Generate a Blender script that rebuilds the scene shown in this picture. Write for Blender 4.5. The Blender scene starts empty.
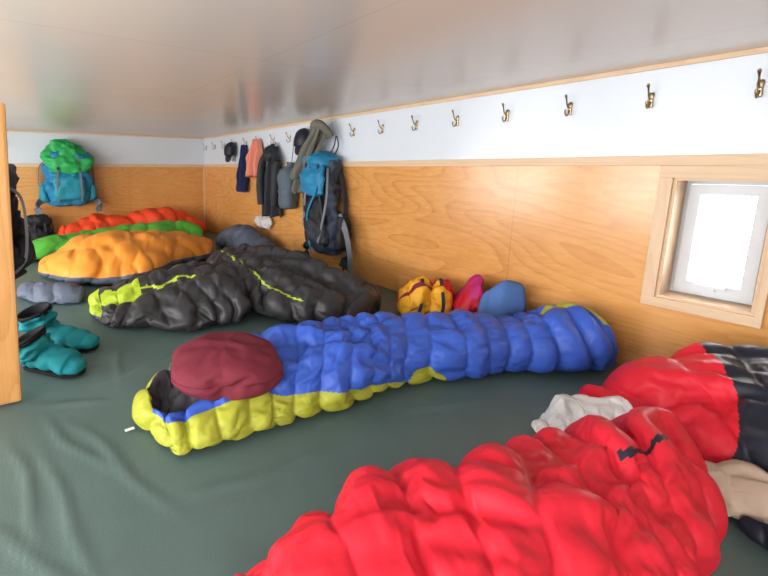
import bpy, bmesh, math, random, time
from mathutils import Vector, Matrix, noise
random.seed(4)
SC=bpy.context.scene
SC.view_settings.view_transform='Standard'
W=2.66; D=5.8; CZ=1.48
def link(o): SC.collection.objects.link(o); return o
# ---------------------------------------------------------------- materials
MATS={}
def nt(name):
    m=bpy.data.materials.new(name); m.use_nodes=True
    t=m.node_tree; b=t.nodes['Principled BSDF']; return m,t,b
def fabric(name,col,rough=.5,sheen=.0,bs=60,bump=.10,spec=.28,var=.08,alpha=1,metal=0,trans=0,cr=.18,crs=11):
    if name in MATS: return MATS[name]
    m,t,b=nt(name); N=t.nodes; L=t.links
    tc=N.new('ShaderNodeTexCoord')
    n1=N.new('ShaderNodeTexNoise'); n1.inputs['Scale'].default_value=7; n1.inputs['Detail'].default_value=4
    L.new(tc.outputs['Object'],n1.inputs['Vector'])
    r=N.new('ShaderNodeValToRGB')
    r.color_ramp.elements[0].position=.3; r.color_ramp.elements[1].position=.7
    r.color_ramp.elements[0].color=(*[c*(1-var) for c in col],1)
    r.color_ramp.elements[1].color=(*[min(1,c*(1+var)) for c in col],1)
    L.new(n1.outputs['Fac'],r.inputs['Fac']); L.new(r.outputs['Color'],b.inputs['Base Color'])
    n2=N.new('ShaderNodeTexNoise'); n2.inputs['Scale'].default_value=bs; n2.inputs['Detail'].default_value=6
    L.new(tc.outputs['Object'],n2.inputs['Vector'])
    bp=N.new('ShaderNodeBump'); bp.inputs['Strength'].default_value=bump; bp.inputs['Distance'].default_value=.01
    L.new(n2.outputs['Fac'],bp.inputs['Height'])
    n3=N.new('ShaderNodeTexNoise'); n3.noise_type='RIDGED_MULTIFRACTAL'; n3.inputs['Scale'].default_value=crs; n3.inputs['Detail'].default_value=3; n3.inputs['Distortion'].default_value=.6
    L.new(tc.outputs['Object'],n3.inputs['Vector'])
    b2=N.new('ShaderNodeBump'); b2.inputs['Strength'].default_value=cr; b2.inputs['Distance'].default_value=.012
    L.new(n3.outputs['Fac'],b2.inputs['Height']); L.new(bp.outputs['Normal'],b2.inputs['Normal']); L.new(b2.outputs['Normal'],b.inputs['Normal'])
    b.inputs['Roughness'].default_value=rough; b.inputs['Sheen Weight'].default_value=sheen
    b.inputs['Specular IOR Level'].default_value=spec; b.inputs['Metallic'].default_value=metal
    b.inputs['Alpha'].default_value=alpha; b.inputs['Transmission Weight'].default_value=trans
    MATS[name]=m; return m
def mth(t,op,a,b=None,c=None):
    n=t.nodes.new('ShaderNodeMath'); n.operation=op
    for i,v in enumerate((a,b,c)):
        if v is None: continue
        if isinstance(v,(int,float)): n.inputs[i].default_value=v
        else: t.links.new(v,n.inputs[i])
    return n.outputs[0]
def wood_nodes(t,vec,dark,mid,light,sc=(9,1.1,9),contrast=1.0,ringamp=.08):
    N=t.nodes; L=t.links
    mp=N.new('ShaderNodeMapping'); mp.inputs['Scale'].default_value=sc
    L.new(vec,mp.inputs['Vector'])
    n1=N.new('ShaderNodeTexNoise'); n1.inputs['Scale'].default_value=.30; n1.inputs['Detail'].default_value=1.2; n1.inputs['Distortion'].default_value=.5
    L.new(mp.outputs[0],n1.inputs['Vector'])
    fr=mth(t,'FRACT',mth(t,'MULTIPLY',n1.outputs['Fac'],22))
    rings=mth(t,'POWER',fr,3.0)
    n2=N.new('ShaderNodeTexNoise'); n2.inputs['Scale'].default_value=9; n2.inputs['Detail'].default_value=8
    L.new(mp.outputs[0],n2.inputs['Vector'])
    v=mth(t,'ADD',mth(t,'MULTIPLY',rings,-ringamp*2*contrast),mth(t,'MULTIPLY_ADD',n2.outputs['Fac'],.34*contrast,.54-.17*contrast))
    n3=N.new('ShaderNodeTexNoise'); n3.inputs['Scale'].default_value=1.1
    L.new(vec,n3.inputs['Vector'])
    v=mth(t,'ADD',v,mth(t,'MULTIPLY_ADD',n3.outputs['Fac'],.4,-.2))
    r=N.new('ShaderNodeValToRGB'); e=r.color_ramp.elements
    e[0].position=.2; e[0].color=(*dark,1); e[1].position=.8; e[1].color=(*light,1)
    k=e.new(.5); k.color=(*mid,1)
    L.new(v,r.inputs['Fac']); return r.outputs['Color'],v
def wood(name,dark,mid,light,sc=(9,1.1,9),rough=.45):
    m,t,b=nt(name); tc=t.nodes.new('ShaderNodeTexCoord')
    c,v=wood_nodes(t,tc.outputs['Object'],dark,mid,light,sc)
    t.links.new(c,b.inputs['Base Color']); b.inputs['Roughness'].default_value=rough
    return m
def wallmat(name,along,pstart,pw):
    m,t,b=nt(name); N=t.nodes; L=t.links
    tc=N.new('ShaderNodeTexCoord'); sp=N.new('ShaderNodeSeparateXYZ'); L.new(tc.outputs['Object'],sp.inputs[0])
    sc=(8,1.6,8) if along=='Y' else (1.6,8,8)
    c,v=wood_nodes(t,tc.outputs['Object'],(.43,.165,.035),(.64,.30,.088),(.77,.43,.155),sc,1.0,.07)
    sc2=(3.1,1.5,3.1) if along=='Y' else (1.5,3.1,3.1)
    mp=N.new('ShaderNodeMapping'); mp.inputs['Scale'].default_value=sc2; L.new(tc.outputs['Object'],mp.inputs['Vector'])
    vo=N.new('ShaderNodeTexVoronoi'); vo.inputs['Scale'].default_value=1.0; L.new(mp.outputs[0],vo.inputs['Vector'])
    pick=N.new('ShaderNodeSeparateColor'); L.new(vo.outputs['Color'],pick.inputs[0])
    kn=mth(t,'MULTIPLY',mth(t,'MULTIPLY',mth(t,'SUBTRACT',1,mth(t,'MINIMUM',1,mth(t,'DIVIDE',vo.outputs['Distance'],.09))),mth(t,'GREATER_THAN',pick.outputs[0],.6)),.9)
    m0=N.new('ShaderNodeMix'); m0.data_type='RGBA'; L.new(kn,m0.inputs[0]); L.new(c,m0.inputs[6]); m0.inputs[7].default_value=(.26,.08,.02,1)
    co=sp.outputs[along]
    fr=mth(t,'FRACT',mth(t,'DIVIDE',mth(t,'ADD',co,-pstart+50*pw),pw))
    ln=mth(t,'MAXIMUM',mth(t,'LESS_THAN',fr,.0018),mth(t,'GREATER_THAN',fr,.9982))
    mx=N.new('ShaderNodeMix'); mx.data_type='RGBA'; L.new(mth(t,'MULTIPLY',ln,.4),mx.inputs[0]); L.new(m0.outputs[2],mx.inputs[6]); mx.inputs[7].default_value=(.25,.10,.03,1)
    up=mth(t,'GREATER_THAN',sp.outputs['Z'],1.035)
    m2=N.new('ShaderNodeMix'); m2.data_type='RGBA'; L.new(up,m2.inputs[0]); L.new(mx.outputs[2],m2.inputs[6]); m2.inputs[7].default_value=(.62,.67,.73,1)
    L.new(m2.outputs[2],b.inputs['Base Color']); b.inputs['Roughness'].default_value=.22
    return m
M_wallR=wallmat('plywood_long_wall','Y',.02,1.22); M_wallF=wallmat('plywood_far_wall','X',.22,1.22)
TC=((.55,.36,.21),(.65,.46,.29),(.74,.56,.38))
M_trim=wood('pale_pine_trim',*TC,(14,1.2,14),.5)
M_trimz=wood('pale_pine_trim_upright',*TC,(14,14,1.2),.5)
M_post=wood('orange_pine_board',(.45,.20,.06),(.62,.31,.10),(.72,.41,.16),(12,12,1),.4)
def plain(name,col,rough=.5,metal=0):
    m,t,b=nt(name); n=t.nodes.new('ShaderNodeTexNoise'); n.inputs['Scale'].default_value=3
    mx=t.nodes.new('ShaderNodeMix'); mx.data_type='RGBA'
    mx.inputs[6].default_value=(*[c*.96 for c in col],1); mx.inputs[7].default_value=(*col,1)
    t.links.new(n.outputs['Fac'],mx.inputs[0]); t.links.new(mx.outputs[2],b.inputs['Base Color'])
    b.inputs['Roughness'].default_value=rough; b.inputs['Metallic'].default_value=metal
    return m
M_white=plain('white_window_paint',(.61,.65,.70),.5)
M_brass=plain('aged_brass',(.33,.25,.14),.3,.95)
M_plaster=plain('white_plaster',(.8,.8,.8),.7)
M_plast=plain('black_buckle_plastic',(.02,.02,.02),.4)
def ceilmat():
    m,t,b=nt('satin_ceiling_paint'); N=t.nodes;L=t.links
    tc=N.new('ShaderNodeTexCoord'); sp=N.new('ShaderNodeSeparateXYZ'); L.new(tc.outputs['Object'],sp.inputs[0])
    fx=mth(t,'FRACT',mth(t,'DIVIDE',mth(t,'ADD',sp.outputs['X'],20*1.22+.22),1.22))
    fy=mth(t,'FRACT',mth(t,'DIVIDE',mth(t,'ADD',sp.outputs['Y'],20*2.44+.9),2.44))
    ln=mth(t,'MAXIMUM',mth(t,'LESS_THAN',fx,.005),mth(t,'LESS_THAN',fy,.0025))
    mx=N.new('ShaderNodeMix'); mx.data_type='RGBA'; L.new(mth(t,'MULTIPLY',ln,.22),mx.inputs[0]); mx.inputs[6].default_value=(.69,.645,.605,1); mx.inputs[7].default_value=(.25,.24,.23,1)
    L.new(mx.outputs[2],b.inputs['Base Color'])
    n=N.new('ShaderNodeTexNoise'); n.inputs['Scale'].default_value=1.4; L.new(tc.outputs['Object'],n.inputs['Vector'])
    bp=N.new('ShaderNodeBump'); bp.inputs['Strength'].default_value=.25; bp.inputs['Distance'].default_value=.03; L.new(n.outputs['Fac'],bp.inputs['Height']); L.new(bp.outputs['Normal'],b.inputs['Normal'])
    b.inputs['Roughness'].default_value=.22; b.inputs['Specular IOR Level'].default_value=.55
    return m
M_ceil=ceilmat()
# ---------------------------------------------------------------- mesh helpers
def mk(name,verts,faces,mat,parent=None,smooth=True,fix=True):
    me=bpy.data.meshes.new(name); me.from_pydata([tuple(v) for v in verts],[],faces)
    if fix:
        bm=bmesh.new(); bm.from_mesh(me); bmesh.ops.recalc_face_normals(bm,faces=bm.faces); bm.to_mesh(me); bm.free()
    if smooth: me.polygons.foreach_set('use_smooth',[True]*len(me.polygons))
    me.materials.append(mat); me.update()
    o=link(bpy.data.objects.new(name,me))
    if parent:
        o.parent=parent; o.matrix_parent_inverse=Matrix.Translation(-Vector(parent.location))
    return o
def thing(name,label,cat,loc,group=None):
    e=link(bpy.data.objects.new(name,None)); e.location=loc; e.empty_display_size=.05
    e['label']=label; e['category']=cat
    if group: e['group']=group
    return e
def tag(o,label,cat,group=None):
    o['label']=label; o['category']=cat
    if group: o['group']=group
    return o
def boxes(name,bl,mat,parent=None,bev=0,kind=None):
    bm=bmesh.new()
    for (x0,y0,z0,x1,y1,z1) in bl:
        bmesh.ops.create_cube(bm,size=1,matrix=Matrix.Translation(((x0+x1)/2,(y0+y1)/2,(z0+z1)/2))@Matrix.Diagonal((x1-x0,y1-y0,z1-z0,1)))
    if bev: bmesh.ops.bevel(bm,geom=bm.edges[:],offset=bev,segments=2,affect='EDGES',profile=.7)
    me=bpy.data.meshes.new(name); bm.to_mesh(me); bm.free(); me.materials.append(mat)
    o=link(bpy.data.objects.new(name,me))
    if parent: o.parent=parent; o.matrix_parent_inverse=Matrix.Translation(-Vector(parent.location))
    if kind: o['kind']=kind
    return o
def cat_rom(P,step):
    out=[]; n=len(P)
    for i in range(n-1):
        p0=P[max(0,i-1)];p1=P[i];p2=P[i+1];p3=P[min(n-1,i+2)]
        d=math.dist(p1,p2)
        k=max(2,int(math.ceil(d/step)))
        for j in range(k):
            t=j/k; out.append((i+t,tuple(.5*((2*b)+(-a+c)*t+(2*a-5*b+4*c-d_)*t*t+(-a+3*b-3*c+d_)*t**3) for a,b,c,d_ in zip(p0,p1,p2,p3))))
    out.append((n-1,tuple(P[-1]))); return out
def NZ(x,y,z): return noise.noise(Vector((x,y,z)))
def sm(a,b,x):
    t=max(0,min(1,(x-a)/(b-a))); return t*t*(3-2*t)
T0=time.time()
SIMBUDGET=150
def relax(V,faces,seam,U,T,frames,press,grow,shr,floorz,bend=.4,pinz=.012,grav=.02,soft=2,PF=None,stitch=0):
    """drape the fabric shell with Blender's cloth solver, return subdivided mesh data"""
    me=bpy.data.meshes.new('shellwork'); me.from_pydata([tuple(v) for v in V],[],faces); me.update()
    if PF is None: PF=[1.0]*len(V)
    for nm,vals in (('au',U),('at',T),('ap',PF)):
        a=me.attributes.new(nm,'FLOAT','POINT'); a.data.foreach_set('value',vals)
    ob=link(bpy.data.objects.new('shellwork',me))
    g=ob.vertex_groups.new(name='seam')
    for i,w in enumerate(seam): g.add([i],w,'REPLACE')
    p=ob.vertex_groups.new(name='pin')
    p.add([i for i,v in enumerate(V) if v[2]<floorz+pinz],1.0,'REPLACE')
    fl=None
    if frames and time.time()-T0<SIMBUDGET:
        fm=bpy.data.meshes.new('restwork'); s=6
        fm.from_pydata([(-s,-s,floorz-.004),(s,-s,floorz-.004),(s,s,floorz-.004),(-s,s,floorz-.004)],[],[(0,1,2,3)])
        fl=link(bpy.data.objects.new('restwork',fm)); fl.modifiers.new('c','COLLISION')
        fl.collision.thickness_outer=.004
        m=ob.modifiers.new('cloth','CLOTH'); c=m.settings
        c.quality=5; c.mass=.12; c.tension_stiffness=12; c.compression_stiffness=6; c.shear_stiffness=4; c.bending_stiffness=bend
        c.tension_damping=6; c.compression_damping=6; c.air_damping=2
        c.vertex_group_mass='pin'; c.vertex_group_shrink='seam'; c.shrink_min=-grow; c.shrink_max=shr
        c.use_pressure=True; c.uniform_pressure_force=press
        c.effector_weights.gravity=grav
        m.collision_settings.distance_min=.004; m.collision_settings.use_self_collision=False
        m.point_cache.frame_start=1; m.point_cache.frame_end=frames
        for f in range(1,frames+1): SC.frame_set(f)
    if soft:
        s_=ob.modifiers.new('soft','SMOOTH'); s_.factor=.5; s_.iterations=soft
    ss=ob.modifiers.new('s','SUBSURF'); ss.levels=1; ss.render_levels=1
    dg=bpy.context.evaluated_depsgraph_get(); ev=ob.evaluated_get(dg); em=ev.to_mesh()
    nr=[Vector(v.normal) for v in em.vertices]
    ap=[a.value for a in em.attributes['ap'].data]
    co=[]
    for v,n,pf in zip(em.vertices,nr,ap):
        q=v.co+n*(stitch*(max(0,pf)**.5-.8)); co.append(Vector((q.x,q.y,max(floorz,q.z))))
    fs=[tuple(p_.vertices) for p_ in em.polygons]
    au=[a.value for a in em.attributes['au'].data]; at=[a.value for a in em.attributes['at'].data]
    ev.to_mesh_clear()
    bpy.data.objects.remove(ob,do_unlink=True); bpy.data.meshes.remove(me)
    if fl: bpy.data.objects.remove(fl,do_unlink=True)
    if stitch:
        tm=bpy.data.meshes.new('t'); tm.from_pydata([tuple(c) for c in co],[],fs); tm.update()
        nr=[Vector(v.normal) for v in tm.vertices]; bpy.data.meshes.remove(tm)
    return co,nr,fs,au,at
def splitparts(co,nr,fs,au,at,classify,parts,root):
    groups={}
    for f in fs:
        u=sum(au[i] for i in f)/len(f); t=sum(at[i] for i in f)/len(f)
        k=classify(u,t) if classify else list(parts)[0]
        groups.setdefault(k,[]).append(f)
    for k,ff in groups.items():
        ids={}; vs=[]; out=[]; ns=[]
        for f in ff:
            g=[]
            for v in f:
                if v not in ids: ids[v]=len(vs); vs.append(co[v]); ns.append(nr[v])
                g.append(ids[v])
            out.append(g)
        pn,mt=parts[k]
        o=mk(pn,vs,out,mt,root,fix=False)
        o.data.normals_split_custom_set_from_vertices([tuple(n) for n in ns])
def bag(name,label,cat,st,parts,classify=None,e0=.08,e1=.08,sp=.13,amp=.02,lump=.02,wr=.01,group=None,M=64,step=.016,seed=0,zc=.34,z0=0.0,skew=0,sq=1.0,dip=None,reg=.35,fine=.12,sim=(16,6,.06,.12),bend=.4,grav=.04,soft=2,stitch=0):
    """puffy lying shape. st: (nearx,neary,farx,fary,height)"""
    R=cat_rom([tuple(s) for s in st],step)
    rows=[]
    def ax(a,b):
        v=Vector(((b[0]+b[2]-a[0]-a[2])/2,(b[1]+b[3]-a[1]-a[3])/2)); 
        return v.normalized() if v.length>1e-6 else Vector((1,0))
    a0=ax(R[0][1],R[min(6,len(R)-1)][1]); a1=ax(R[-min(7,len(R))][1],R[-1][1])
    K=6
    for i in range(K,0,-1):
        ph=i/K*math.pi/2; rows.append((R[0][0]-.001*i,R[0][1],max(.05,math.cos(ph)**.8),-a0*e0*math.sin(ph)))
    for u,p in R: rows.append((u,p,1,Vector((0,0))))
    for i in range(1,K+1):
        ph=i/K*math.pi/2; rows.append((R[-1][0]+.001*i,R[-1][1],max(.05,math.cos(ph)**.8),a1*e1*math.sin(ph)))
    V=[];S=0;prev=None;U=[];T=[];SW=[];PF=[]
    for (u,p,sc,off) in rows:
        C=Vector(((p[0]+p[2])/2,(p[1]+p[3])/2))+off; h=Vector(((p[0]-p[2])/2,(p[1]-p[3])/2))*sc
        H=max(.01,p[4])
        if prev is not None: S+=(C-prev).length
        prev=C.copy(); hd=h.normalized() if h.length>1e-6 else Vector((0,0)); zcc=zc*H
        for j in range(M):
            ph=-math.pi/2+2*math.pi*j/M
            c=math.cos(ph); s=math.sin(ph); t=ph/math.pi
            cl=math.copysign(abs(c)**sq,c)
            if s>=0: z=zcc+(H-zcc)*(s**sq)*(sc if sc<1 else 1)
            else: z=zcc-zcc*abs(s)**.7*(sc if sc<1 else 1)
            if dip: z-=dip(u,t)*sc
            x=C.x+h.x*cl; y=C.y+h.y*cl
            q=(S+skew*c)/sp+reg*NZ(x*2.5+seed,y*2.5,z*2.5)
            pf=abs(math.sin(math.pi*q))
            d=amp*(pf**.5-.6)
            d+=(1-pf)**2*wr*NZ(ph*9+seed,S*14,seed)*1.6
            d+=lump*NZ(x*4+seed,y*4,z*4+3)+lump*fine*NZ(x*11,y*11+seed,z*11)
            k=min(1,sc+.15)
            d*=k*min(1,H/.15)
            V.append(Vector((x+hd.x*c*d,y+hd.y*c*d,z0+max(0.0,z+s*d))))
            U.append(u);T.append(t);SW.append(max(0,1-pf*2.2)*(1 if sc==1 else .3)); PF.append(pf if sc==1 else max(pf,.64))
    nr=len(rows); F=[]
    for i in range(nr-1):
        for j in range(M):
            F.append((i*M+j,i*M+(j+1)%M,(i+1)*M+(j+1)%M,(i+1)*M+j))
    F.append(tuple(range(M))[::-1]); F.append(tuple((nr-1)*M+j for j in range(M)))
    vol=sum(V[f[0]].dot(V[f[k]].cross(V[f[k+1]])) for f in F for k in range(1,len(f)-1))
    if vol<0: F=[f[::-1] for f in F]
    cx=sum(v.x for v in V)/len(V); cy=sum(v.y for v in V)/len(V)
    root=thing(name,label,cat,(cx,cy,z0),group)
    co,nn,fs,au,at=relax(V,F,SW,U,T,sim[0],sim[1],sim[2],sim[3],z0,bend=bend,grav=grav,soft=soft,PF=PF,stitch=stitch)
    splitparts(co,nn,fs,au,at,classify,parts,root)
    return root
def tube(name,pts,r,mat,parent,n=10,smoothn=6,flat=1.0,ref=None):
    P=[Vector(p) for p in pts]; rr=r if isinstance(r,(list,tuple)) else [r]*len(P)
    C=cat_rom([(*p,q) for p,q in zip(P,rr)],max(.002,sum((P[i+1]-P[i]).length for i in range(len(P)-1))/(smoothn*len(P))))
    Q=[(Vector(c[1][:3]),max(1e-4,c[1][3])) for c in C]
    V=[];F=[];up=Vector(ref) if ref else Vector((.13,.2,.97))
    for i,(p,q) in enumerate(Q):
        d=(Q[min(i+1,len(Q)-1)][0]-Q[max(i-1,0)][0]).normalized()
        a=d.cross(up); a=a.normalized() if a.length>1e-3 else Vector((1,0,0))
        b=a.cross(d).normalized()
        for j in range(n):
            th=2*math.pi*j/n; V.append(p+a*math.cos(th)*q+b*math.sin(th)*q*flat)
    for i in range(len(Q)-1):
        for j in range(n): F.append((i*n+j,i*n+(j+1)%n,(i+1)*n+(j+1)%n,(i+1)*n+j))
    F.append(tuple(range(n))); F.append(tuple((len(Q)-1)*n+j for j in range(n)))
    return mk(name,V,F,mat,parent)
def frame(o,lat,out):
    o=Vector(o);lat=Vector(lat);out=Vector(out)
    return lambda x,y,z: o+lat*x+out*y+Vector((0,0,z))
def sloft(name,xf,st,mat,parent,ex=3.2,n=40,ns=.008,nf=9,step=.02,seed=0,rib=0,ribf=30):
    C=[c[1] for c in cat_rom([tuple(s) for s in st],step)]
    V=[];F=[]
    for (z,cx,cy,rx,ry) in C:
        rx=max(.002,rx);ry=max(.002,ry)
        for j in range(n):
            th=2*math.pi*j/n;c=math.cos(th);s=math.sin(th)
            k=(abs(c)**ex+abs(s)**ex)**(-1/ex)
            x=cx+rx*c*k;y=cy+ry*s*k
            d=ns*(NZ(x*nf+seed,y*nf,z*nf)+.5*NZ(x*nf*3,y*nf*3+seed,z*nf*3))+rib*math.sin(z*ribf)
            V.append(xf(x+c*d,max(.001,y+s*d),z+d*.5))
    m=len(C)
    for i in range(m-1):
        for j in range(n): F.append((i*n+j,i*n+(j+1)%n,(i+1)*n+(j+1)%n,(i+1)*n+j))
    F.append(tuple(range(n)));F.append(tuple((m-1)*n+j for j in range(n)))
    return mk(name,V,F,mat,parent)
def ribbon(name,pts,w,th,mat,parent,wdir):
    P=[Vector(c[1]) for c in cat_rom([tuple(p) for p in pts],.015)]
    wd=Vector(wdir).normalized();V=[];F=[]
    for i,p in enumerate(P):
        d=(P[min(i+1,len(P)-1)]-P[max(i-1,0)]).normalized()
        nn=d.cross(wd); nn=nn.normalized() if nn.length>1e-3 else Vector((0,0,1))
        w_=(nn.cross(d)).normalized()
        for a,b in ((-1,-1),(1,-1),(1,1),(-1,1)): V.append(p+w_*a*w/2+nn*b*th/2)
    for i in range(len(P)-1):
        for j in range(4): F.append((i*4+j,i*4+(j+1)%4,(i+1)*4+(j+1)%4,(i+1)*4+j))
    F.append((0,1,2,3));F.append(tuple(len(P)*4-4+j for j in range(4)))
    return mk(name,V,F,mat,parent,smooth=False)
def drape(name,xf,zt,zb,ws,folds,depth,mat,parent,seed=0,y0=.03,cx=(0,0),hem=.03,thick=.008):
    nx,nz=60,50;V=[];F=[]
    for k in range(nz+1):
        t=k/nz; f=t*(len(ws)-1);i=min(int(f),len(ws)-2);w=ws[i]*(1-(f-i))+ws[i+1]*(f-i)
        c=cx[0]*(1-t)+cx[1]*t
        for j in range(nx+1):
            s=j/nx; x=(s-.5)*w+c
            am=depth*(.35+.65*min(1,t*2))
            y=y0+am*(.5+.5*math.sin(folds*2*math.pi*s+2*NZ(seed,s*2,t*1.2)+seed))+.02*NZ(s*6+seed,t*5,1)+depth*.5*math.sin(math.pi*s)
            z=zt+(zb-zt)*t-.5*(w*.12)*(abs(s-.5)*2)**2*(1-t)+hem*NZ(s*3+seed,seed,0)*t+.012*math.sin(folds*6.28*s)*t
            V.append(xf(x,max(.006,y),z))
    for k in range(nz):
        for j in range(nx): a=k*(nx+1)+j; F.append((a,a+1,a+nx+2,a+nx+1))
    o=mk(name,V,F,mat,parent); m=o.modifiers.new('thickness','SOLIDIFY'); m.thickness=thick
    return o
# ---------------------------------------------------------------- colours
blue=fabric('royal_blue_nylon',(.040,.105,.49),.45,spec=.3,cr=.24)
lime=fabric('olive_lime_nylon',(.37,.39,.04),.5)
dgrey=fabric('dark_grey_lining',(.05,.05,.06),.6)
burg=fabric('burgundy_fabric',(.17,.026,.042),.75,.0,cr=.12,crs=6,spec=.15)
redn=fabric('bright_red_nylon',(.64,.018,.036),.48,0,spec=.24,cr=.26,crs=15)
blk=fabric('black_nylon',(.016,.018,.030),.48,spec=.3)
char=fabric('charcoal_nylon',(.034,.033,.037),.42,spec=.34,cr=.24)
lim2=fabric('lime_lining',(.38,.50,.03),.5)
orng=fabric('orange_nylon',(.80,.29,.04),.5,cr=.22)
green=fabric('bright_green_nylon',(.09,.42,.05),.5)
redo=fabric('red_orange_nylon',(.80,.07,.02),.5)
greyb=fabric('blue_grey_fabric',(.10,.12,.17),.6)
# ---------------------------------------------------------------- sleeping bags (draped first)
G='sleeping bags on the mattress'
def cl_blue(u,t):
    if u<.12: return 'l'
    if u<3.05:
        if t<.22 or t>.78: return 'l'
        if t<.30: return 'b'
        return 'd' if u<2.9 else 'b'
    if 9.2<u<10.95 and .40+.09*abs(u-10.1)<t<.60: return 'l'
    if u>10.98 and .25<t<.6: return 'l'
    if u<5.9:
        if t<.17-.36*(u-3.2)/2.7: return 'l'
        return 'b'
    if u<6.6 and t<-.14+.17*math.sin((u-5.9)/.7*math.pi): return 'l'
    return 'b'
def dip_b(u,t):
    return .11*sm(.26,.40,t)*(1-sm(.62,.76,t))*sm(-.01,.6,u)*(1-sm(2.8,3.3,u))
bag('sleeping_bag','royal blue and lime mummy sleeping bag lying open on mattress','sleeping bag',
 [(.38,1.33,.40,1.52,.12),(.39,1.17,.54,1.66,.14),(.54,1.11,.78,1.74,.145),(.76,1.06,1.03,1.70,.165),(.97,1.04,1.30,1.58,.24),(1.25,1.01,1.55,1.50,.285),(1.50,1.01,1.80,1.38,.24),(1.76,.92,2.05,1.24,.255),(2.0,.87,2.24,1.12,.225),(2.17,.77,2.40,1.05,.265),(2.33,.68,2.53,1.0,.315),(2.46,.65,2.58,.87,.30)],
 {'b':('shell',blue),'l':('side_panel',lime),'d':('lining',dgrey)},cl_blue,e0=.05,e1=.05,sp=.122,amp=.012,lump=.026,wr=.010,group=G,seed=1,dip=dip_b,M=104,step=.0108,sim=(15,1.4,.09,.10),reg=.8,bend=.25,soft=2,stitch=.0085)
redp={'r':('shell',redn),'k':('zipper_panel',blk)}
def cl_fg(u,t):
    return 'k' if (6.0<u<7.6 and abs(t-(.47-.05*(u-6.0)))<.012) else 'r'
bag('sleeping_bag','large puffy bright red down sleeping bag, crumpled','sleeping bag',
 [(.27,.45,.38,.71,.10),(.23,.15,.54,.71,.20),(.36,.10,.65,.68,.29),(.52,.10,.80,.62,.34),(.72,.12,.98,.54,.31),(.90,.12,1.17,.52,.355),(1.10,.13,1.37,.47,.375),(1.28,.145,1.52,.40,.37),(1.42,.155,1.63,.31,.34)],
 redp,cl_fg,e0=.05,e1=.05,sp=.150,amp=.010,lump=.030,wr=.008,group=G,seed=7,M=116,step=.0092,skew=.05,reg=.8,fine=.10,sim=(15,1.5,.085,.08),bend=.3,soft=3,stitch=.012,sq=.88)
def cl_rb(u,t): return 'k' if u+1.0*(.5-t)>2.45 else 'r'
bag('sleeping_bag','red and black down sleeping bag lying against plywood wall','sleeping bag',
 [(1.94,.47,2.06,.61,.13),(1.84,.35,2.18,.57,.22),(1.82,.20,2.36,.52,.30),(1.86,.05,2.50,.42,.35),(1.95,-.15,2.57,.22,.36),(1.98,-.45,2.59,-.15,.33)],
 {'r':('shell',redn),'k':('black_shell',blk)},cl_rb,e0=.05,e1=.06,sp=.13,amp=.012,lump=.024,wr=.008,group=G,seed=11,M=96,step=.0115,sim=(14,1.4,.085,.08),bend=.3,soft=3,stitch=.010,reg=.6)
def cl_l(u,t):
    n=.04*NZ(u*3,t*5,2)
    if u<.30 and t>.02: return 'l'
    if .35<u<1.7 and .28<t+n<.50: return 'l'
    if 1.7<u<3.6 and abs(t+n-.40)<.008: return 'l'
    if 1.9<u<3.3 and .58<t+n<.66: return 'l'
    return 'c'
bag('sleeping_bag','charcoal sleeping bag with lime lining showing at its opening','sleeping bag',
 [(.38,2.60,.45,2.95,.10),(.45,2.36,.65,3.08,.15),(.65,2.15,.92,3.12,.20),(.90,2.03,1.12,3.14,.24),(1.12,1.99,1.28,3.05,.27),(1.30,1.98,1.40,2.96,.28)],
 {'c':('shell',char),'l':('lining',lim2)},cl_l,e0=.05,e1=.04,sp=.15,amp=.010,lump=.055,wr=.010,group=G,seed=17,M=88,step=.013,reg=1.1,fine=.2,sim=(14,1.0,.11,.10),bend=.25,soft=2,stitch=.007)
def cl_r(u,t):
    c=.44-.085*u
    if .05<u<3.9 and abs(t-c)<.008: return 'l'
    return 'c'
bag('sleeping_bag','puffy black sleeping bag with thin lime zip line','sleeping bag',
 [(1.42,3.16,1.92,3.45,.24),(1.30,2.80,2.02,3.12,.31),(1.25,2.38,2.10,2.75,.32),(1.28,2.02,2.14,2.40,.30),(1.50,1.78,2.22,2.06,.27),(1.76,1.66,2.26,1.90,.21)],
 {'c':('shell',char),'l':('zipper',lim2)},cl_r,e0=.06,e1=.07,sp=.15,amp=.010,lump=.045,wr=.010,group=G,seed=23,M=88,step=.013,reg=.8,sim=(14,1.0,.11,.10),bend=.25,soft=2,stitch=.007)
def cl_o(u,t): return 'g' if t<.02 else 'o'
bag('sleeping_bag','bright orange sleeping bag heaped with grey underside','sleeping bag',
 [(.16,3.75,.20,4.25,.12),(.33,3.42,.48,4.46,.24),(.60,3.27,.85,4.50,.27),(.95,3.22,1.25,4.44,.26),(1.35,3.50,1.65,4.40,.24),(1.75,3.70,1.98,4.30,.18)],
 {'o':('shell',orng),'g':('underside',greyb)},cl_o,sp=.40,amp=.008,lump=.05,wr=.006,group=G,seed=31,step=.019,M=76,reg=1.4,fine=.08,sim=(14,.8,.08,.06),soft=6,stitch=.006)
def cl_g(u,t): return 'g' if t<-.1 else 'o'
bag('sleeping_bag','bright green sleeping bag stretched out with grey underside','sleeping bag',
 [(-.02,4.55,-.02,5.0,.13),(.4,4.60,.4,5.15,.19),(1.1,4.62,1.1,5.17,.25),(1.7,4.55,1.65,5.12,.27),(2.06,4.62,2.08,5.05,.24)],
 {'o':('shell',green),'g':('underside',dgrey)},cl_g,sp=.24,amp=.010,lump=.04,wr=.01,group=G,seed=37,step=.025,M=48,reg=1.0,sim=(12,.9,.08,.10),soft=3,stitch=.005)
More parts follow.
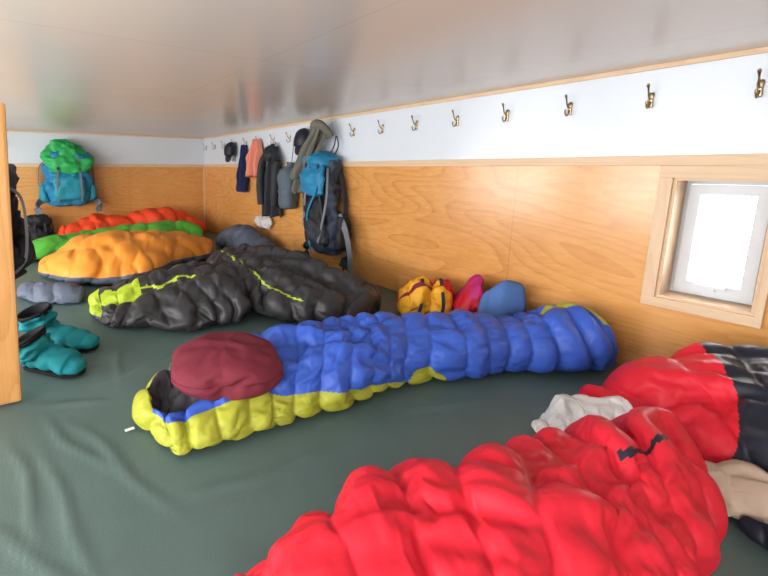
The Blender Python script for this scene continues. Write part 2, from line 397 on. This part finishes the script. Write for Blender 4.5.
bag('sleeping_bag','red orange sleeping bag bunched up near plywood end wall','sleeping bag',
 [(.45,5.20,.45,5.56,.26),(.8,5.20,.8,5.66,.38),(1.3,5.25,1.3,5.68,.37),(1.75,5.22,1.75,5.68,.45),(2.1,5.24,2.1,5.68,.37),(2.42,5.32,2.42,5.64,.20)],
 {'o':('shell',redo)},None,e0=.06,e1=.06,sp=.24,amp=.010,lump=.045,wr=.01,group=G,seed=41,step=.025,M=48,reg=1.0,sim=(12,.9,.08,.10),soft=3,stitch=.005)
bag('sleeping_bag','slate grey sleeping bag rolled loosely beside long wall','sleeping bag',
 [(2.2,4.45,2.54,4.50,.15),(2.16,4.2,2.56,4.22,.28),(2.18,3.85,2.56,3.85,.27),(2.26,3.60,2.54,3.60,.17)],
 {'o':('shell',greyb)},None,e0=.05,e1=.05,sp=.2,amp=.02,lump=.055,wr=.01,group=G,seed=43,step=.02,M=56,sim=(12,.8,.12,.10))
bag('sleeping_mat','blue grey padded sleeping mat folded on mattress','sleeping mat',
 [(-.06,3.30,-.02,3.60,.07),(.10,3.08,.16,3.42,.11),(.32,2.99,.38,3.20,.11)],
 {'o':('pad',greyb)},None,e0=.04,e1=.04,sp=.2,amp=.01,lump=.03,wr=.01,seed=47,step=.015,M=48,sim=(10,.8,.09,.05))
plas=fabric('white_plastic_film',(.84,.84,.84),.28,0,30,.3,.5,.03,.72,0,.15,cr=.5)
bag('plastic_bag','crinkled translucent white plastic bag between sleeping bags','plastic bag',
 [(1.66,.57,1.71,.63,.05),(1.67,.50,1.78,.65,.10),(1.73,.43,1.87,.60,.14),(1.78,.40,1.88,.50,.15)],
 {'o':('bag_film',plas)},None,e0=.04,e1=.02,sp=.07,amp=.008,lump=.06,wr=.012,seed=53,M=84,step=.005,fine=.9,sim=(15,.1,.28,.0),bend=.04,grav=.08,soft=0)
beige=fabric('beige_cotton',(.50,.38,.29),.8)
bag('folded_cloth','crumpled beige cotton cloth beside the red sleeping bag','cloth',
 [(1.70,.20,1.76,.27,.09),(1.70,.12,1.84,.20,.13),(1.72,.05,1.86,.12,.13),(1.74,-.05,1.88,.02,.11)],
 {'o':('cloth',beige)},None,e0=.03,e1=.03,sp=.09,amp=.016,lump=.05,wr=.01,seed=59,M=72,step=.009,fine=.4,sim=(15,.15,.22,.05),bend=.08,grav=.08,soft=1)
bag('stuff_sack','black nylon stuff sack beside the beige cloth','stuff sack',
 [(1.66,.10,1.69,.14,.06),(1.63,.03,1.69,.09,.07),(1.62,-.06,1.70,-.01,.07)],
 {'o':('sack',blk)},None,e0=.02,e1=.03,sp=.08,amp=.01,lump=.02,wr=.01,seed=61,M=48,step=.010,sim=(12,.3,.12,.05))
yel=fabric('golden_yellow_nylon',(.78,.38,.025),.5); mag=fabric('magenta_fabric',(.42,.02,.14),.6); crim=fabric('crimson_nylon',(.55,.015,.03),.5); maroon=fabric('maroon_nylon',(.20,.02,.05),.5)
strapm=fabric('pack_webbing',(.03,.035,.045),.7,0)
def cl_y(u,t):
    if t>.52+.12*math.sin(u*2+1): return 'r'
    if u>2.3 and t>.3: return 'r'
    return 'p' if (.30<t<.36) else 'y'
ys=bag('stuff_sack','yellow stuff sack with red panel and black straps by wall','stuff sack',
 [(2.20,1.60,2.36,1.78,.16),(2.24,1.51,2.50,1.73,.24),(2.30,1.45,2.58,1.65,.25),(2.36,1.42,2.60,1.57,.22)],
 {'y':('yellow_panel',yel),'r':('red_panel',crim),'p':('maroon_stripe',maroon)},cl_y,e0=.03,e1=.02,sp=.2,amp=.02,lump=.08,wr=.01,seed=67,M=84,step=.008,fine=.6,sim=(15,.3,.26,.1),bend=.06,grav=.1,soft=1)
ribbon('strap',[(2.22,1.54,.03),(2.23,1.52,.11),(2.29,1.56,.22),(2.38,1.63,.26),(2.48,1.68,.22)],.02,.004,strapm,ys,(.8,-.5,0))
ribbon('strap',[(2.30,1.44,.03),(2.31,1.42,.12),(2.36,1.47,.23),(2.45,1.54,.26),(2.55,1.60,.20)],.02,.004,strapm,ys,(.8,-.5,0))
bag('folded_jacket','magenta and red jacket bundled up against the wall','jacket',
 [(2.36,1.38,2.58,1.50,.22),(2.38,1.33,2.60,1.45,.27),(2.41,1.28,2.61,1.38,.27),(2.44,1.25,2.61,1.32,.23)],
 {'r':('red_panel',crim),'m':('magenta_panel',mag)},lambda u,t:'r' if t<.45-.15*u+.1*math.sin(u*4) else 'm',e0=.03,e1=.03,sp=.2,amp=.02,lump=.06,wr=.01,seed=75,M=84,step=.007,fine=.6,sim=(15,.3,.22,.1),bend=.06,grav=.1,soft=1)
bsk=fabric('slate_blue_fleece',(.07,.15,.38),.8,cr=.08)
bag('stuff_sack','round slate blue stuff sack beside sleeping bag foot','stuff sack',
 [(2.34,1.17,2.46,1.24,.29),(2.38,1.11,2.56,1.21,.35),(2.47,1.06,2.61,1.15,.33)],
 {'o':('sack',bsk)},None,e0=.06,e1=.04,sp=.5,amp=.002,lump=.02,wr=.002,seed=73,M=56,step=.007,sq=1.0,sim=(0,.5,.03,.0),soft=4)
# pillow
def pillow(name,label,cat,c,ax,rx,ry,rz,mat,seed=0,ns=.01,tilt=0):
    ax=Vector((*ax,0)).normalized(); ay=Vector((-ax.y,ax.x,0)); V=[];F=[];n,m=80,40
    c=Vector(c)
    for i in range(m+1):
        la=-math.pi/2*.97+math.pi*.97*i/m
        for j in range(n):
            lo=2*math.pi*j/n; cc=math.cos(lo);ss=math.sin(lo);k=(abs(cc)**3+abs(ss)**3)**(-1/3)
            r=math.cos(la)**.7
            p=c+ax*rx*cc*k*r+ay*ry*ss*k*r+Vector((0,0,rz*math.sin(la)+tilt*ss*k*r))
            d=ns*(NZ(p.x*6+seed,p.y*6,p.z*6)+.3*NZ(p.x*18,p.y*18+seed,p.z*18)); V.append(p+(p-c).normalized()*d)
    for i in range(m):
        for j in range(n): F.append((i*n+j,i*n+(j+1)%n,(i+1)*n+(j+1)%n,(i+1)*n+j))
    F.append(tuple(range(n))[::-1]); F.append(tuple(m*n+j for j in range(n)))
    zb=min(v.z for v in V)
    sw=[max(0,1-abs(v.z-c.z)/.012) for v in V]
    co,nn,fs,au,at=relax(V,F,sw,[0]*len(V),[0]*len(V),10,1.0,.05,.05,zb,bend=.3,soft=2,grav=.005)
    return tag(mk(name,co,fs,mat,fix=True),label,cat)
pillow('pillow','plump burgundy pillow tucked in the sleeping bag opening','pillow',(.71,1.355,.185),(.93,-.36),.225,.205,.095,burg,3,.014,.0)
SC.frame_set(1)
# ---------------------------------------------------------------- room shell
def kindbox(n,b,m,bev=0): return boxes(n,b,m,None,bev,'structure')
LX=-2.4; BY=-1.6; FZ=-.35
WT=.34
wy0,wy1,wz0,wz1=.295,.588,.385,.955
kindbox('wall_right',[(W,BY,FZ,W+WT,wy0,CZ),(W,wy1,FZ,W+WT,D,CZ),(W,wy0,FZ,W+WT,wy1,wz0),(W,wy0,wz1,W+WT,wy1,CZ)],M_wallR)
kindbox('wall_far',[(LX,D,FZ,W+WT,D+.15,CZ)],M_wallF)
kindbox('ceiling',[(LX-.15,BY-.15,CZ,W+WT,D+.15,CZ+.1)],M_ceil)
M_floor=plain('grey_lino',(.3,.3,.3),.6)
kindbox('floor',[(LX-.15,BY-.15,FZ-.1,W+WT,D+.15,FZ)],M_floor)
kindbox('wall_back',[(LX,BY-.15,FZ,W+WT,BY,CZ)],M_plaster)
lw=[(LX-.15,BY,FZ,LX,D,.25),(LX-.15,BY,1.35,LX,D,CZ)]
for a,b in ((BY,-1.2),(.5,.8),(2.5,2.8),(4.5,D)): lw.append((LX-.15,a,.25,LX,b,1.35))
kindbox('wall_left',lw,M_plaster)
kindbox('trim_1',[(W-.02,BY,1.012,W,D,1.058)],M_trim,.003)
kindbox('trim_2',[(LX,D-.02,1.012,W-.02,D,1.058)],wood('pale_pine_trim_far',*TC,(1.2,14,14),.5),.003)
kindbox('trim_3',[(W-.014,BY,CZ-.022,W,D,CZ)],M_trim,.002)
kindbox('trim_4',[(LX,D-.014,CZ-.022,W-.014,D,CZ)],M_trim,.002)
kindbox('trim_5',[(W-.022,D-.022,FZ,W,D,1.012)],M_trimz,.003)
# window
fw=.044; fr_=.022
kindbox('trim_6',[(W-.022,wy0-fr_,wz0,W,wy0,wz1),(W-.022,wy1,wz0,W,wy1+fw,wz1)],M_trimz,.002)
kindbox('trim_7',[(W-.022,wy0-fr_,wz0-fw,W,wy1+fw,wz0),(W-.022,wy0-fr_,wz1,W,wy1+fw,1.012)],M_trim,.002)
lt=.012; WE=W+WT
kindbox('trim_8',[(W-.004,wy1-lt,wz0,WE,wy1,wz1),(W-.004,wy0,wz0,WE,wy0+lt,wz1),(W-.004,wy0+lt,wz0,WE,wy1-lt,wz0+lt),(W-.004,wy0+lt,wz1-lt,WE,wy1-lt,wz1)],M_trim)
def ring(x0,x1,a0,a1,b0,b1,w,wb):
    return [(x0,a0,b0,x1,a0+w,b1),(x0,a1-w,b0,x1,a1,b1),(x0,a0+w,b0,x1,a1-w,b0+wb),(x0,a0+w,b1-wb,x1,a1-w,b1)]
a0,a1,b0,b1=wy0+lt,wy1-lt,wz0+lt,wz1-lt
wf=kindbox('window_1',ring(W+.15,W+.24,a0,a1,b0,b1,.014,.018),M_white)
c0,c1,d0,d1=a0+.016,a1-.016,b0+.020,b1-.020
boxes('casement',ring(W+.12,W+.17,c0,c1,d0,d1,.038,.046),M_white,wf)
gl=plain('window_glass',(1,1,1),.02); gl.node_tree.nodes['Principled BSDF'].inputs['Transmission Weight'].default_value=1; gl.node_tree.nodes['Principled BSDF'].inputs['IOR'].default_value=1.03
boxes('window_pane',[(W+.146,c0+.037,d0+.045,W+.149,c1-.037,d1-.045)],gl,wf)
boxes('window_handle',[(W+.105,.43,b0+.035,W+.12,.46,b0+.05),(W+.097,.40,b0+.05,W+.107,.49,b0+.062)],M_white,wf,.002)
pb=boxes('partition_board',[(-.30,-.0225,0,0,.0225,1.25)],M_post,None,.012)
pb.location=(-.053,1.8225,.003); pb.rotation_euler=(0,math.radians(1.3),0)
tag(pb,'upright orange pine partition board with rounded edges','board')
# mattress
def mattress():
    x0,x1,y0,y1=-2.0,W-.004,BY+.02,D-.004; nx,ny=280,440; V=[];F=[]
    def seg(px,py,ax,ay,bx,by):
        vx,vy=bx-ax,by-ay;t=max(0,min(1,((px-ax)*vx+(py-ay)*vy)/(vx*vx+vy*vy)))
        return math.hypot(px-ax-vx*t,py-ay-vy*t),t
    cr=[(.05,1.95,.5,2.1),(.1,1.6,.35,.9),(.0,1.5,.12,.8),(.2,1.75,.75,1.95),(-.1,1.6,.0,1.0),(.3,1.0,.9,.95),(1.0,2.0,1.1,1.7),(.45,2.2,.35,1.75),(1.3,.95,1.75,.85),(-.2,1.3,.2,.6),(.0,1.75,.3,1.62),(.02,1.7,.22,1.15)]
    for i in range(ny+1):
        for j in range(nx+1):
            x=x0+(x1-x0)*j/nx;y=y0+(y1-y0)*i/ny
            z=-.006+.004*NZ(x*1.7,y*1.7,2)+.001*NZ(x*5,y*5,9)
            for k,(a,b,c,d) in enumerate(cr):
                if abs(x-(a+c)/2)<.6 and abs(y-(b+d)/2)<.7:
                    wob=.03*NZ(x*4,y*4,k*3.3)
                    dd,t=seg(x+wob,y+wob,a,b,c,d); z+=.0075*math.exp(-(dd/.014)**2)*math.sin(math.pi*min(.97,max(.03,t)))
            V.append((x,y,z))
    for i in range(ny):
        for j in range(nx): a=i*(nx+1)+j;F.append((a,a+1,a+nx+2,a+nx+1))
    b0=[j for j in range(nx+1)]+[i*(nx+1)+nx for i in range(1,ny+1)]+[ny*(nx+1)+j for j in range(nx-1,-1,-1)]+[i*(nx+1) for i in range(ny-1,0,-1)]
    n0=len(V)
    for b in b0: V.append((V[b][0],V[b][1],-.14))
    m=len(b0)
    for k in range(m): F.append((b0[k],b0[(k+1)%m],n0+(k+1)%m,n0+k))
    F.append(tuple(n0+k for k in range(m)))
    mt=fabric('dark_green_canvas',(.086,.138,.130),.46,.0,260,.12,.45,.06,cr=.02)
    o=mk('mattress',V,F,mt); tag(o,'wide dark green fabric covered communal sleeping mattress','mattress')
mattress()
bp_=boxes('bunk_platform',[(-2.05,BY+.01,FZ,W-.002,D-.002,-.141)],M_post); tag(bp_,'low wooden sleeping platform under the green mattress','platform')
# ---------------------------------------------------------------- hooks
def make_hook(f,lab):
    root=thing('coat_hook',lab,'coat hook',f(0,0,0),'brass coat hooks on the white strip')
    sloft('back_plate',f,[(-.040,0,.003,.006,.003),(-.030,0,.003,.010,.004),(-.005,0,.004,.008,.005),(.018,0,.004,.011,.005),(.030,0,.003,.006,.003)],M_brass,root,2,20,0)
    tube('upper_prong',[f(0,.004,.0),f(0,.02,-.002),f(0,.042,.014),f(0,.054,.040),f(0,.066,.058),f(0,.071,.062)],[.005,.0045,.0035,.0035,.006,.003],M_brass,root)
    tube('lower_prong',[f(0,.004,-.012),f(0,.016,-.030),f(0,.032,-.044),f(0,.049,-.036),f(0,.054,-.018),f(0,.055,-.012)],[.005,.004,.0035,.0035,.005,.003],M_brass,root)
    return root
f0=frame((W,.391,1.325),(0,1,0),(-1,0,0)); H0=make_hook(f0,'double pronged aged brass coat hook on white board')
def copy_hook(src,delta,rotz=0):
    r=src.copy(); link(r); r.location=Vector(src.location)+Vector(delta)
    r.rotation_euler=(0,0,rotz)
    for c in src.children:
        k=c.copy(); link(k); k.parent=r; k.matrix_parent_inverse=c.matrix_parent_inverse.copy()
    return r
for k in range(1,18): copy_hook(H0,(0,.3125*k,0))
for x in (-.1,.58): copy_hook(H0,(x-W,D-.391,0),math.pi/2)
lab=boxes('paper_label',[(.29,1.38,.004,.325,1.392,.007)],plain('white_paper',(.85,.85,.85),.7)); tag(lab,'tiny white paper tag lying on the green mattress','paper tag')
# ---------------------------------------------------------------- booties
teal=fabric('teal_quilted_nylon',(.014,.21,.24),.7,spec=.15); bblk=fabric('black_sole_fabric',(.01,.01,.012),.7,spec=.15)
def bootie(heel,toe,label,lean,seed,sh=.15):
    h=Vector((*heel,.004));d=Vector((*toe,.004))-h;L=d.length;d.normalize();s=Vector((-d.y,d.x,0))
    root=thing('down_bootie',label,'slipper',h,'teal down booties')
    def ring_(x,cz,w,hh,n=32):
        o=[]
        for i in range(n):
            a=2*math.pi*i/n; k=1+.18*NZ(x*14+seed,math.cos(a)*1.5,math.sin(a)*1.5)
            o.append(h+d*x+s*(w*k*math.cos(a))+Vector((0,0,max(.012,cz+hh*k*math.sin(a)))))
        return o
    st=[(-.03,.045,.03,.03),(0,.052,.062,.048),(.08,.055,.068,.052),(.16,.052,.074,.048),(.24,.046,.076,.042),(L-.06,.038,.068,.033),(L-.01,.032,.04,.02),(L,.03,.008,.008)]
    C=[c[1] for c in cat_rom(st,.008)];V=[];F=[];n=32
    for (x,cz,w,hh) in C:
        pf=.006*abs(math.sin(x*38)); V+=ring_(x,cz,w+pf,hh+pf)
    for i in range(len(C)-1):
        for j in range(n):F.append((i*n+j,i*n+(j+1)%n,(i+1)*n+(j+1)%n,(i+1)*n+j))
    F.append(tuple(range(n)));F.append(tuple((len(C)-1)*n+j for j in range(n)))
    mk('upper',V,F,teal,root)
    so=[(-.03,.02),(.0,.055),(.1,.062),(.22,.066),(L-.06,.062),(L-.01,.035),(L,.01)];C=[c[1] for c in cat_rom(so,.01)];V=[];F=[]
    for x,w in C:
        for a,z in ((-1,.0),(1,.0),(1,.018),(-1,.018)): V.append(h+d*x+s*a*w*1.06+Vector((0,0,z)))
    for i in range(len(C)-1):
        for j in range(4):F.append((i*4+j,i*4+(j+1)%4,i*4+4+(j+1)%4,i*4+4+j))
    F.append((0,1,2,3));F.append(tuple(len(C)*4-4+j for j in range(4)))
    mk('sole',V,F,bblk,root,smooth=False)
    up=Vector((0,0,1)); ln=(up+Vector((*lean,0))).normalized(); sx=d-ln*d.dot(ln); sx.normalize(); sy=ln.cross(sx)
    base=h+d*.05+up*.05; V=[];F=[]
    K=30
    for i in range(K+1):
        t=i/K; r=.066+.010*abs(math.sin(t*8))+.018*t
        for j in range(n):
            a=2*math.pi*j/n; V.append(base+ln*sh*t+sx*r*1.05*math.cos(a)+sy*r*math.sin(a)+(sx*math.cos(a)+sy*math.sin(a))*.03*NZ(math.cos(a)*1.6+seed,math.sin(a)*1.6,t*4))
    for i in range(K):
        for j in range(n):F.append((i*n+j,i*n+(j+1)%n,(i+1)*n+(j+1)%n,(i+1)*n+j))
    mk('shaft',V,F,teal,root)
    V=[];F=[]
    prof=[(.082,sh-.015),(.091,sh+.006),(.086,sh+.018),(.078,sh+.010),(.064,sh*.8),(.055,sh*.5),(.001,sh*.4)]
    for r,z in prof:
        for j in range(n):
            a=2*math.pi*j/n; V.append(base+ln*z+sx*r*1.05*math.cos(a)+sy*r*math.sin(a))
    for i in range(len(prof)-1):
        for j in range(n):F.append((i*n+j,i*n+(j+1)%n,(i+1)*n+(j+1)%n,(i+1)*n+j))
    mk('cuff',V,F,bblk,root)
bootie((.03,2.42),(.32,2.16),'teal quilted down bootie with black sole, slumped upright',(-.30,.0),1,.14)
bootie((.0,2.13),(.21,1.91),'teal quilted down bootie leaning over beside its pair',(-.45,.2),2,.11)
# ---------------------------------------------------------------- backpacks
def backpack(label,xf,lat,out,h,w,dp,mb,ml,mp,ms,seed=0,lean=0,belt=True,zt=-.10,sw=1.0):
    root=thing('backpack',label,'backpack',xf(0,0,0))
    zb=zt-h
    sloft('body',xf,[(zb,0,dp*.5,w*.25,dp*.25),(zb+.03,0,dp*.5,w*.42,dp*.42),(zb+h*.3,lean*.3,dp*.55,w*.5,dp*.50),(zb+h*.7,lean*.7,dp*.52,w*.47,dp*.46),(zt-.03,lean,dp*.48,w*.40,dp*.40),(zt,lean,dp*.45,w*.2,dp*.2)],mb,root,2.6,48,.065,8,seed=seed)
    sloft('lid',xf,[(zt-.075,lean,dp*.52,w*.42,dp*.46),(zt-.04,lean,dp*.55,w*.50,dp*.52),(zt+.02,lean,dp*.52,w*.47,dp*.50),(zt+.055,lean,dp*.48,w*.3,dp*.3),(zt+.065,lean,dp*.48,w*.05,dp*.05)],ml,root,2.6,44,.05,9,seed=seed+3)
    sloft('front_pocket',xf,[(zb+h*.12,0,dp*1.0,w*.22,.02),(zb+h*.2,0,dp*1.03,w*.32,.05),(zb+h*.5,lean*.5,dp*1.02,w*.31,.05),(zb+h*.62,lean*.6,dp*.98,w*.24,.03),(zb+h*.66,lean*.6,dp*.95,w*.1,.01)],mp,root,3,36,.025,12,seed=seed+5)
    for sx in (-1,1):
        sloft('side_pocket',xf,[(zb+.05,sx*w*.42,dp*.5,.02,.03),(zb+.09,sx*w*.49,dp*.5,.045,dp*.33),(zb+h*.3,sx*w*.51,dp*.5,.045,dp*.33),(zb+h*.42,sx*w*.5,dp*.5,.035,dp*.3)],mp,root,3,28,.015,12,seed=seed+7+sx)
        ribbon('compression_strap',[xf(sx*w*.2+lean*.8,dp*1.08,zt-.03),xf(sx*w*.22+lean*.6,dp*1.14,zt-h*.3),xf(sx*w*.24,dp*1.20,zt-h*.6),xf(sx*w*.24,dp*1.14,zb+.06)],.025,.004,ms,root,lat)
        c=xf(sx*w*.215+lean*.6,dp*1.15,zt-h*.25)
        e=Vector((.014,.014,.018)); boxes('buckle',[(c.x-e.x,c.y-e.y,c.z-e.z,c.x+e.x,c.y+e.y,c.z+e.z)],M_plast,root,.004)
        ribbon('shoulder_strap',[xf(sx*w*.18+lean,dp*.1,zt-.02),xf(sx*w*.50*sw+lean*.6,.05,zt-h*.15),xf(sx*w*.58*sw+lean*.3,.05,zt-h*.4),xf(sx*w*.54*sw,.05,zt-h*.75),xf(sx*w*.35,.04,zb+.05)],.05,.012,ms,root,out)
        if belt:
            ribbon('hip_belt',[xf(sx*w*.3,dp*.2,zb+.1),xf(sx*w*.56,dp*.35,zb+.07),xf(sx*w*.66,dp*.55,zb-.0),xf(sx*w*.60,dp*.6,zb-.09)],.085,.018,ms,root,(0,0,1))
            ribbon('webbing_tail',[xf(sx*w*.60,dp*.6,zb-.08),xf(sx*w*.58,dp*.55,zb-.14),xf(sx*w*.6,dp*.5,zb-.20)],.02,.003,ms,root,lat)
    tube('haul_loop',[xf(-.04+lean*.9,.03,zt-.01),xf(-.03,.035,zt*.5),xf(0,.035,-.005),xf(.03,.035,zt*.5),xf(.04+lean*.9,.03,zt-.01)],.006,ms,root)
    return root
bpb=fabric('pack_cyan_blue',(.02,.20,.38),.5); bpk=fabric('pack_black_cordura',(.015,.016,.02),.6); bpg=fabric('pack_dark_slate',(.035,.05,.075),.6)
gy=fabric('pack_grey',(.16,.17,.19),.6)
xa=frame((W-.02,2.75,1.30),(0,1,0),(-1,0,0))
r=backpack('large black and blue trekking backpack hanging from wall hook',xa,(0,1,0),(-1,0,0),.88,.42,.22,bpg,bpb,bpk,strapm,3,.12,zt=-.22,sw=.80)
sloft('top_pocket',xa,[(-.56,.06,.23,.08,.02),(-.52,.07,.24,.14,.03),(-.38,.09,.24,.15,.035),(-.27,.10,.20,.12,.02)],bpb,r,3,32,.03,12)
sloft('mesh_pocket',xa,[(-1.02,-.02,.20,.08,.02),(-.96,-.02,.24,.13,.05),(-.84,-.0,.25,.13,.05),(-.74,.02,.22,.08,.03)],strapm,r,3,32,.03,12)
ribbon('webbing_tail',[xa(-.18,.14,-.72),xa(-.30,.17,-.85),xa(-.34,.15,-1.05),xa(-.36,.15,-1.24)],.06,.004,gy,r,(0,1,0))
ribbon('webbing_tail',[xa(.20,.18,-.30),xa(.14,.27,-.55),xa(.15,.27,-.85)],.03,.004,gy,r,(0,1,0))
ribbon('webbing_tail',[xa(-.06,.18,-.30),xa(-.16,.28,-.60),xa(-.08,.29,-.98)],.025,.004,gy,r,(0,1,0))
ribbon('webbing_tail',[xa(.05,.18,-.24),xa(-.02,.28,-.50),xa(.08,.29,-.75),xa(.04,.26,-1.1)],.02,.004,bpb,r,(0,1,0))
xb=frame((.58,D-.02,1.30),(1,0,0),(0,-1,0))
gren=fabric('emerald_green_nylon',(.03,.38,.10),.5)
tq=fabric('pack_teal',(.02,.26,.36),.5)
r=backpack('blue backpack with green rain cover hanging on end wall',xb,(1,0,0),(0,-1,0),.66,.60,.28,bpb,bpb,tq,gy,13,0,zt=-.14)
sloft('rain_cover',xb,[(-.36,.02,.17,.22,.16),(-.26,.03,.17,.28,.165),(-.15,.0,.16,.28,.155),(-.05,-.02,.15,.21,.14),(.03,-.04,.13,.14,.10),(.06,-.04,.13,.03,.03)],gren,r,2.4,48,.06,9,seed=9)
xs=frame((.20,D-.08,.43),(1,0,0),(0,-1,0))
backpack('small black daypack standing on mattress at the end wall',xs,(1,0,0),(0,-1,0),.32,.28,.18,bpk,bpk,bpk,strapm,23,0,False)
# ---------------------------------------------------------------- hanging clothes
def hang(name,label,cat,y,z=1.30): 
    xf=frame((W,y,z),(0,1,0),(-1,0,0)); return xf,thing(name,label,cat,xf(0,0,0))
def cap(y,z,label,mat,seed):
    xf,r=hang('cap',label,'cap',y,z)
    sloft('crown',xf,[(-.20,0,.09,.088,.075),(-.14,0,.09,.095,.08),(-.07,0,.085,.085,.07),(-.03,0,.075,.05,.045),(-.015,0,.07,.01,.01)],mat,r,2,32,.006,10,seed=seed)
    sloft('brim',xf,[(-.29,0,.13,.03,.01),(-.27,0,.125,.07,.01),(-.22,0,.115,.09,.012),(-.18,0,.10,.085,.015)],mat,r,2.2,32,.003,10,seed=seed)
cap(4.76,1.37,'black baseball cap hanging on a wall hook',blk,1)
cap(3.20,1.42,'black cap with grey panel on a wall hook',blk,2)
navy=fabric('navy_cotton',(.02,.03,.10),.8); salm=fabric('salmon_terry',(.75,.26,.17),.85,.2); jk=fabric('jacket_dark_grey',(.024,.028,.036),.6); oliv=fabric('olive_grey_cotton',(.14,.135,.11),.8); slt=fabric('slate_grey_sack',(.09,.12,.15),.6)
xf,r=hang('shirt','navy blue shirt hanging gathered from a wall hook','shirt',4.45)
drape('shirt_cloth',xf,-.0,-.60,[.06,.14,.2,.22],3,.09,navy,r,2,y0=.012)
xf,r=hang('towel','salmon pink towel hanging folded from wall hook','towel',4.12)
drape('towel_cloth',xf,.05,-.40,[.07,.22,.28,.28],3,.10,salm,r,5)
def jacket(y,label,mat,w,l,seed,z=1.30,frm=None):
    if frm: xf=frm; r=thing('jacket',label,'jacket',xf(0,0,0))
    else: xf,r=hang('jacket',label,'jacket',y,z)
    drape('torso',xf,-.05,-l,[.10,w*.8,w*.95,w],3,.09,mat,r,seed,y0=.03)
    for s in (-1,1):
        tube('sleeve',[xf(s*w*.2,.10,-.10),xf(s*w*.38,.13,-.22),xf(s*w*.46,.15,-l*.55),xf(s*w*.40,.15,-l*.85)],[.03,.05,.045,.04],mat,r,16,flat=.7)
    sloft('hood',xf,[(-.22,0,.15,.05,.03),(-.17,0,.15,.08,.05),(-.09,0,.12,.07,.05),(-.03,0,.08,.03,.02)],mat,r,2.2,28,.025,12,seed=seed)
    tube('hanging_loop',[xf(-.015,.03,-.04),xf(0,.045,-.005),xf(.015,.03,-.04)],.003,mat,r)
    return r
jacket(3.74,'dark grey outdoor jacket hanging from a wall hook',jk,.34,.86,3)
xf,r=hang('stuff_sack','slate grey stuff sack hanging by its cord','stuff sack',3.40)
sloft('sack',xf,[(-.74,0,.11,.06,.05),(-.70,0,.11,.10,.09),(-.45,0,.11,.12,.10),(-.34,0,.10,.10,.08),(-.28,0,.08,.03,.03),(-.24,0,.07,.04,.04)],slt,r,2.3,36,.025,9)
tube('cord',[xf(0,.07,-.26),xf(-.01,.06,-.12),xf(0,.045,-.005)],.004,slt,r)
xf,r=hang('trousers','olive grey trousers slung over a wall hook','trousers',2.86,1.31)
drape('trouser_leg',xf,.06,-.56,[.10,.16,.18,.18],2,.07,oliv,r,7,cx=(-.02,.34),y0=.10)
drape('trouser_leg',xf,.07,-.40,[.10,.15,.16,.16],2,.06,oliv,r,8,cx=(.0,.26),y0=.17)
tube('waistband',[xf(-.10,.1,-.02),xf(-.05,.17,.07),xf(.02,.2,.09),xf(.08,.16,.02)],[.025,.04,.045,.03],oliv,r,14)
xf,r=hang('plastic_bag','clear plastic bag hanging low below the jacket','plastic bag',3.96,1.30)
sloft('bag_film',xf,[(-1.03,0,.05,.12,.02),(-.98,0,.06,.18,.035),(-.91,0,.06,.16,.03),(-.89,0,.05,.10,.02),(-.87,0,.04,.02,.01)],plas,r,2.4,40,.04,14)
tube('bag_handle',[xf(0,.03,-.87),xf(.01,.012,-.3),xf(0,.012,-.005)],.005,plas,r)
# dark pack behind the board
xj=frame((-.135,1.86,1.05),(1,0,0),(0,1,0))
hk=thing('coat_hook','brass coat hook on the partition board','coat hook',xj(0,0,0))
sloft('back_plate',xj,[(-.04,0,.003,.006,.003),(-.005,0,.004,.01,.005),(.03,0,.003,.006,.003)],M_brass,hk,2,16,0)
tube('lower_prong',[xj(0,.004,-.01),xj(0,.03,-.03),xj(0,.05,-.01)],.005,M_brass,hk)
xk=frame((-.135,1.85,1.05),(1,0,0),(0,1,0))
backpack('black backpack with grey straps hanging on partition board',xk,(1,0,0),(0,1,0),.46,.26,.20,bpk,bpg,bpk,gy,33,0,False,zt=-.09)
# ---------------------------------------------------------------- camera and light
cd=bpy.data.cameras.new('camera'); cam=link(bpy.data.objects.new('camera',cd))
cam.location=(0,0,1); cam.rotation_euler=(math.radians(90-8.23),0,math.radians(-29.1))
cd.sensor_width=36; cd.lens=387/768*36; cd.shift_x=149/768; cd.shift_y=-64/768; cd.clip_start=.02
SC.camera=cam
def area(name,loc,rot,sx,sy,p,col=(1,1,1)):
    l=bpy.data.lights.new(name,'AREA'); l.shape='RECTANGLE'; l.size=sx; l.size_y=sy; l.energy=p; l.color=col
    o=link(bpy.data.objects.new(name,l)); o.location=loc; o.rotation_euler=rot; return o
R=math.radians
area('window_daylight',(W+.62,(wy0+wy1)/2,.75),(0,R(90),0),1.5,1.5,85,(.95,.98,1))
for y,l in ((-.35,1.6),(1.65,1.6),(3.65,1.6)): area('side_window_daylight',(LX-.2,y,.8),(0,R(-90),0),1.05,l,78,(1,.98,.96))
area('room_fill_light',(-.9,-1.3,1.3),(R(55),0,R(-25)),1.6,.8,34,(1,.97,.94))  # soft fill added behind the camera, not a lamp of the room
area('ceiling_fill_light',(-1.5,1.2,.45),(R(180),R(18),0),.9,3.6,26,(1,.96,.92))  # unseen fill added low in the aisle to brighten the ceiling
w=bpy.data.worlds.new('overcast_sky'); SC.world=w; w.use_nodes=True
w.node_tree.nodes['Background'].inputs[0].default_value=(.93,.96,1,1); w.node_tree.nodes['Background'].inputs[1].default_value=2.5
